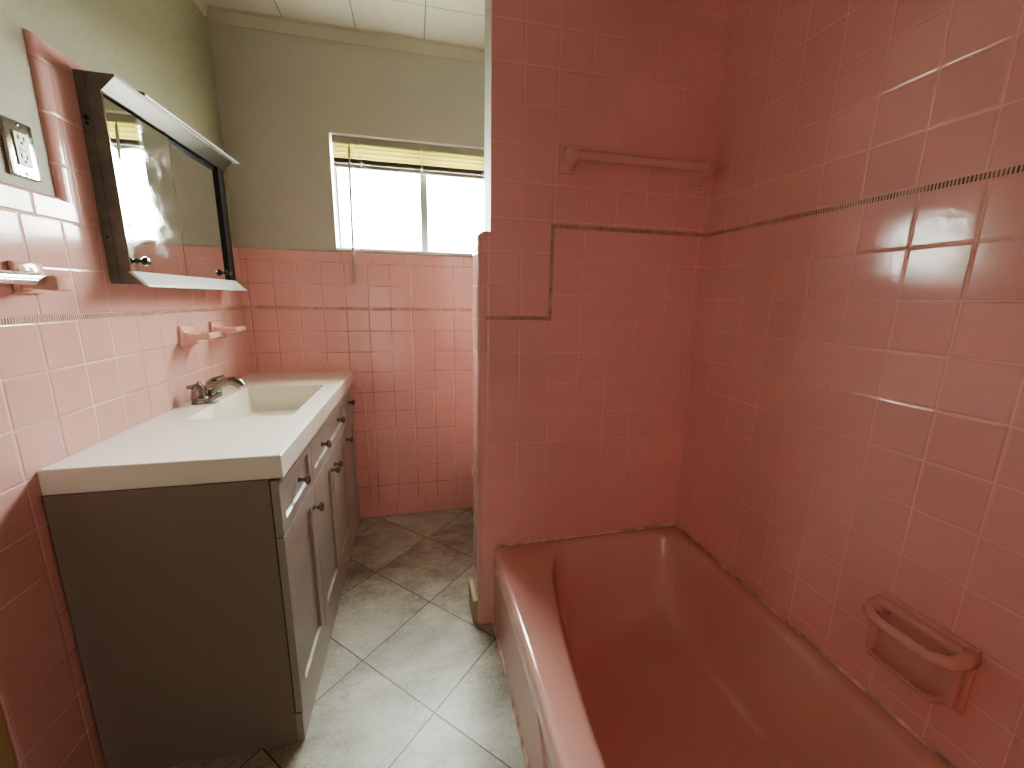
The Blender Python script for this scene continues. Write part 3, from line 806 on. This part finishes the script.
# soap dish with grab bar
so = (XW, .46, .53)
sd = tag(empty('soap_dish', so), 'pink ceramic soap dish with a grab bar on the tub wall', 'soap dish')
sy0, sy1, sz0, sz1 = .372, .545, .455, .603
b = B(so); b.prism([(sy0, sz0), (sy1, sz0), (sy1, sz1), (sy0, sz1)], 'x', XW+.0025, XW-.0100, .003)
bk = b.out('back_plate', 'ceramic_tub', sd, auto=30)
b = B(so); b.prism([(sy0+.008, sz0+.008), (sy1-.008, sz0+.008), (sy1-.008, sz1-.008), (sy0+.008, sz1-.008)], 'x', XW-.0095, XW-.0310, .005, 3)
bd = b.out('dish_body', 'ceramic_tub', sd)
c = B(so); c.prism([(sy0+.026, sz0+.029), (sy1-.026, sz0+.029), (sy1-.026, sz1-.020), (sy0+.026, sz1-.020)], 'x', XW-.0115, XW-.06, .006, 3)
cut(bd, c.out('cutter', 'ceramic_tub', sd)); smooth_by(bd, 35)
# tray
tr = []
def half(d, y0, y1, z, ex=5., n=14):
    pts = [(XW-.012, y1, z)]
    for k in range(n+1):
        t = pi/2+pi*k/n - pi/2
        pass
    for k in range(n+1):
        a = -1+2*k/n; w = (1-abs(a)**ex)**(1/ex)
        pts.append((XW-.012-d*w, y1+(y0-y1)*(k/n), z))
    pts.append((XW-.012, y0, z)); return pts
b = B(so)
b.loft([half(.010, sy0+.016, sy1-.030, sz0+.008), half(.040, sy0+.014, sy1-.028, sz0+.010), half(.056, sy0+.010, sy1-.024, sz0+.022),
        half(.058, sy0+.009, sy1-.023, sz0+.030), half(.054, sy0+.013, sy1-.027, sz0+.032), half(.048, sy0+.017, sy1-.031, sz0+.024), half(.044, sy0+.020, sy1-.034, sz0+.019)], True, True)
b.out('tray', 'ceramic_tub', sd, auto=50)
b = B(so)
for k in range(6):
    b.lathe([(.0055, 0), (.005, .003), (.003, .005), (0, .0055)], (XW-.043, sy0+.032+k*.0185, sz0+.0185), n=10)
b.out('drain_stud', 'ceramic_tub', sd, smooth=True)
# grab bar: leaves the plate at both upper corners and bows out
pth = [(XW-.010, sy1-.016, sz1-.026), (XW-.032, sy1-.012, sz1-.028), (XW-.055, sy1-.016, sz1-.030), (XW-.070, sy1-.034, sz1-.031), (XW-.074, sy1-.06, sz1-.031),
       (XW-.074, (sy0+sy1)/2, sz1-.031), (XW-.074, sy0+.06, sz1-.031), (XW-.070, sy0+.034, sz1-.031), (XW-.055, sy0+.014, sz1-.030), (XW-.032, sy0+.010, sz1-.028), (XW-.010, sy0+.012, sz1-.026)]
b = B(so); b.tube(pth, [(.020, .014), (.016, .012), (.013, .011), (.0115, .011), (.011, .011), (.011, .011), (.011, .011), (.0115, .011), (.015, .013), (.020, .015), (.026, .017)], 16)
b.out('grab_bar', 'ceramic_tub', sd, smooth=True)

# ---- bathtub
bo = (1.4557, .52, 0)
ZT = .3312
XT0, XT1, YT0, YT1 = 1.0700, XW-.0012, -.2435, YP-.0012
tub = tag(empty('bathtub', bo), 'pink enamelled alcove bathtub with a wide rounded front rim', 'bathtub')
cc = (1.475, .55)
open_pts = catmull([(1.30, 1.222), (1.245, 1.115), (1.206, .95), (1.176, .76), (1.158, .56), (1.156, .36), (1.172, .16), (1.215, -.03), (1.30, -.135), (1.47, -.168), (1.68, -.160), (1.775, -.10),
                    (1.797, .05), (1.800, .35), (1.800, .70), (1.809, 1.0), (1.797, 1.16), (1.765, 1.232), (1.67, 1.257), (1.48, 1.262), (1.37, 1.254)], 5)
bot_pts = catmull([(1.335, 1.035), (1.295, .96), (1.268, .80), (1.255, .55), (1.26, .25), (1.29, .10), (1.36, .04), (1.50, .02), (1.62, .05), (1.685, .14), (1.712, .35), (1.716, .60), (1.716, .80), (1.700, .95), (1.655, 1.035), (1.50, 1.062)], 6)
def box_poly(d): return rrect(XT0+d, XT1-d, YT0+d, YT1-d, .022-min(d, .012))
def box_l(dl, d, r=.02): return rrect(XT0+dl, XT1-d, YT0+d, YT1-d, r)
A2 = [-pi+2*pi*(k+.5)/160 for k in range(160)]
ang = sorted(set([round(a, 6) for a in A2]+[round(atan2(p[1]-cc[1], p[0]-cc[0]), 6) for p in box_poly(0)]))
rr = lambda poly, z: [(*ray_poly(cc, t, poly), z) for t in ang]
def scaled(poly, d):
    q = []
    for i, (x, y) in enumerate(poly):
        dx, dy = x-cc[0], y-cc[1]; l_ = math.hypot(dx, dy); q.append((x-dx/l_*d, y-dy/l_*d))
    return q
rings = [rr(box_l(0, 0), .270), rr(box_l(0, 0), ZT-.022), rr(box_l(.0015, .0003), ZT-.013), rr(box_l(.006, .0008), ZT-.006), rr(box_l(.014, .002), ZT-.0015), rr(box_l(.024, .004), ZT)]
# gentle rim, then rolled inner lip
rings += [rr(scaled(open_pts, -.010), ZT-.0005), rr(scaled(open_pts, -.003), ZT-.003), rr(scaled(open_pts, .004), ZT-.009), rr(scaled(open_pts, .009), ZT-.019), rr(scaled(open_pts, .013), ZT-.035)]
top = rr(scaled(open_pts, .013), 0); bo_ = rr(bot_pts, 0)
for f, z in ((.10, .255), (.24, .200), (.40, .150), (.57, .108), (.74, .076), (.88, .058), (.97, .0515), (1.06, .0490)):
    rings.append([(a[0]+(c[0]-a[0])*f, a[1]+(c[1]-a[1])*f, z) for a, c in zip(top, bo_)])
for f, z in ((.75, .047), (.45, .045), (.15, .043)):
    rings.append([(cc[0]+(c[0]-cc[0])*f, cc[1]+(c[1]-cc[1])*f, z) for c in bo_])
b = B(bo); b.loft(rings, False, True)
b.out('tub_shell', 'enamel', tub, smooth=True)
# apron: face under the rim with a pressed raised panel and a foot lip
ax = 1.0760
b = B(bo)
def rg(x, y0, y1, z0, z1): return [(x, y0, z0), (x, y1, z0), (x, y1, z1), (x, y0, z1)]
def rs(dx, m): return [(ax+dx, -.02+m, .050+m), (ax+dx, .560-m*1.3, .050+m), (ax+dx, .765-m*1.3, .298-m*.3), (ax+dx, -.02+m, .298-m*.3)]
b.loft([rg(ax+.02, YT0, YT1, .0005, .302), rg(ax, YT0, YT1, .0005, .302), rs(0, .0), rs(.010, .010), rs(.010, .022), rs(.001, .034), rs(.001, .040)], True, True)
ap = b.out('apron', 'apron', tub)
b = B(bo); b.prism([(ax-.0005, .0006), (ax-.006, .0006), (ax-.006, .008), (ax-.003, .014), (ax-.0005, .018)], 'y', YT0, YT1-.0005, .001); b.out('foot_lip', 'caulkdark', ap)
b = B(bo); b.box(ax+.02, XT1, YT0, YT0+.004, .0005, .30); b.out('end_support', 'enamel', ap)
b = B(bo); b.lathe([(0, 0), (.028, 0), (.031, .002), (.026, .005), (.015, .004), (0, .004)], (1.49, .14, .0445), n=24); b.out('drain', 'chrome', tub, smooth=True)

# ================================================================== TOILET (behind the partition, only its nose shows)
oc = (1.45, 1.80, 0)
tl = tag(empty('toilet', oc), 'pink toilet behind the tub partition, just the rim of its seat showing', 'toilet')
def egg(x0, x1, hw, z, n=40, cy=1.80):
    pts = []
    for k in range(n):
        t = 2*pi*k/n; cx = x0+(x1-x0)*.46; a = (cx-x0) if cos(t) < 0 else (x1-cx)
        ex = 1. if cos(t) < 0 else .8
        pts.append((cx+a*(abs(cos(t))**ex)*(1 if cos(t) >= 0 else -1), cy+hw*sin(t), z))
    return pts
b = B(oc)
b.loft([egg(1.22, 1.70, .105, .0006), egg(1.22, 1.70, .105, .03), egg(1.24, 1.69, .095, .10), egg(1.22, 1.68, .10, .18), egg(1.15, 1.66, .14, .27), egg(1.085, 1.64, .172, .345), egg(1.068, 1.63, .180, .375), egg(1.070, 1.63, .178, .388),
        egg(1.10, 1.58, .145, .388), egg(1.12, 1.55, .125, .34), egg(1.20, 1.48, .07, .24), egg(1.28, 1.40, .03, .20)], True, True)
b.out('bowl', 'ceramic', tl, smooth=True, auto=50)
b = B(oc); b.loft([egg(1.060, 1.60, .182, .3905), egg(1.056, 1.60, .186, .400), egg(1.062, 1.60, .182, .410), egg(1.10, 1.565, .145, .411), egg(1.115, 1.555, .130, .404), egg(1.115, 1.555, .130, .3905)]); b.bm.faces.ensure_lookup_table()
b.out('seat', 'ceramic', tl, smooth=True, auto=50)
b = B(oc); b.loft([egg(1.064, 1.61, .180, .4125), egg(1.060, 1.61, .184, .420), egg(1.070, 1.60, .176, .430), egg(1.12, 1.56, .13, .434)], True, True); b.out('lid', 'ceramic', tl, smooth=True, auto=50)
b = B(oc); b.box(1.655, 1.835, 1.56, 2.04, .40, .735, .02, 4); b.out('tank', 'ceramic', tl, auto=40)
b = B(oc); b.box(1.645, 1.840, 1.55, 2.05, .737, .770, .010, 3); b.out('tank_lid', 'ceramic', tl, auto=40)
b = B(oc); b.box(1.60, 1.70, 1.70, 1.90, .30, .40, .01); b.out('tank_neck', 'ceramic', tl)
b = B(oc); b.tube([(1.650, 1.62, .68), (1.640, 1.62, .68), (1.636, 1.66, .675), (1.636, 1.69, .672)], .006, 10); b.out('flush_lever', 'chrome', tl, smooth=True)

# ================================================================== OUTSIDE
g_ = struct(B().box(-6, 8, YF+.25, 14, -.6, -.5).out('ground', 'ground'))
def tree(x, y, h, name, label):
    org = (x, y, -.5); t = tag(empty(name, org), label, 'tree')
    b = B(org); b.tube([(x, y, -.5), (x+.03, y, .6), (x-.05, y+.05, 1.3), (x+.04, y, h)], [.05, .04, .03, .01], 8); b.out('trunk', 'bark', t)
    b = B(org)
    for k in range(260):
        a = random.uniform(0, 2*pi); r = random.uniform(.1, .8)*random.random()**.5; z = random.uniform(.9, h+.2)
        c = Vector((x+r*cos(a), y+r*sin(a)*.6, z)); u = Vector([random.gauss(0, 1) for _ in range(3)]).normalized(); w = u.orthogonal().normalized()
        l_ = random.uniform(.018, .04)
        vs = [b.v(c-u*l_), b.v(c+w*l_*.45), b.v(c+u*l_), b.v(c-w*l_*.45)]; b.bm.faces.new(vs)
    b.out('foliage', 'leaf', t); return t
tree(.35, 4.6, 2.5, 'young_tree', 'thin leafed young tree outside the left window pane')

# ================================================================== LIGHT
W = bpy.data.worlds.new('sky'); S.world = W; W.use_nodes = True; nt = W.node_tree; nt.nodes.clear()
out = nt.nodes.new('ShaderNodeOutputWorld'); bg = nt.nodes.new('ShaderNodeBackground'); nt.links.new(bg.outputs[0], out.inputs[0])
tc = nt.nodes.new('ShaderNodeTexCoord'); sp = nt.nodes.new('ShaderNodeSeparateXYZ'); nt.links.new(tc.outputs['Generated'], sp.inputs[0])
cr = nt.nodes.new('ShaderNodeValToRGB'); nt.links.new(rng(nt, sp.outputs[2], -.1, 1.), cr.inputs[0])
cr.color_ramp.elements[0].color = (1., 1., .96, 1); cr.color_ramp.elements[1].color = (.93, 1., .93, 1)
nt.links.new(cr.outputs[0], bg.inputs[0])
nt.links.new(rng(nt, sp.outputs[2], .32, .85, 27., 78.), bg.inputs[1])

def area(name, loc, aim, sx, sy, energy, col, portal=False, spread=180):
    l = bpy.data.lights.new(name, 'AREA'); l.shape = 'RECTANGLE'; l.size = sx; l.size_y = sy; l.energy = energy; l.color = col
    l.spread = math.radians(spread)
    if portal: l.cycles.is_portal = True
    o = bpy.data.objects.new(name, l); COL.objects.link(o); o.location = loc
    o.rotation_euler = (Vector(aim)-Vector(loc)).to_track_quat('-Z', 'Y').to_euler(); return o
area('window_portal', ((WX0+WX1)/2, YF+.165, (WZ0+WZ1)/2), ((WX0+WX1)/2, 0, (WZ0+WZ1)/2), WX1-WX0, WZ1-WZ0, 1, (1, 1, 1), portal=True)
# warm fill lamp added unseen behind the camera to brighten the tub side
area('fill_light', (.45, -1.22, .80), (1.7, 1.0, .85), .8, 1.2, 2.1, (1., .93, .84))

# ================================================================== CAMERA
F = Vector((0.22575792, 0.95243277, -0.20470754)); Rv = Vector((0.97372665, -0.22704808, 0.01748093)); U = Vector((0.02982904, 0.20327565, 0.97866707))
cam = bpy.data.cameras.new('camera'); co = bpy.data.objects.new('camera', cam); COL.objects.link(co)
m4 = Matrix(((Rv.x, U.x, -F.x, 0.81484556), (Rv.y, U.y, -F.y, -0.0537), (Rv.z, U.z, -F.z, 1.24204784), (0, 0, 0, 1)))
co.matrix_world = m4
cam.sensor_fit = 'HORIZONTAL'; cam.sensor_width = 36.; cam.lens = 404.62534/1024*36; cam.clip_start = .01
S.camera = co
S.view_settings.view_transform = 'AgX'
S.view_settings.look = 'AgX - Medium High Contrast'
S.view_settings.exposure = 1.28
S.cycles.max_bounces = 12; S.cycles.diffuse_bounces = 7; S.cycles.glossy_bounces = 5; S.cycles.transparent_max_bounces = 12
S.cycles.caustics_reflective = True; S.cycles.blur_glossy = 0.
S.cycles.sample_clamp_indirect = 0.
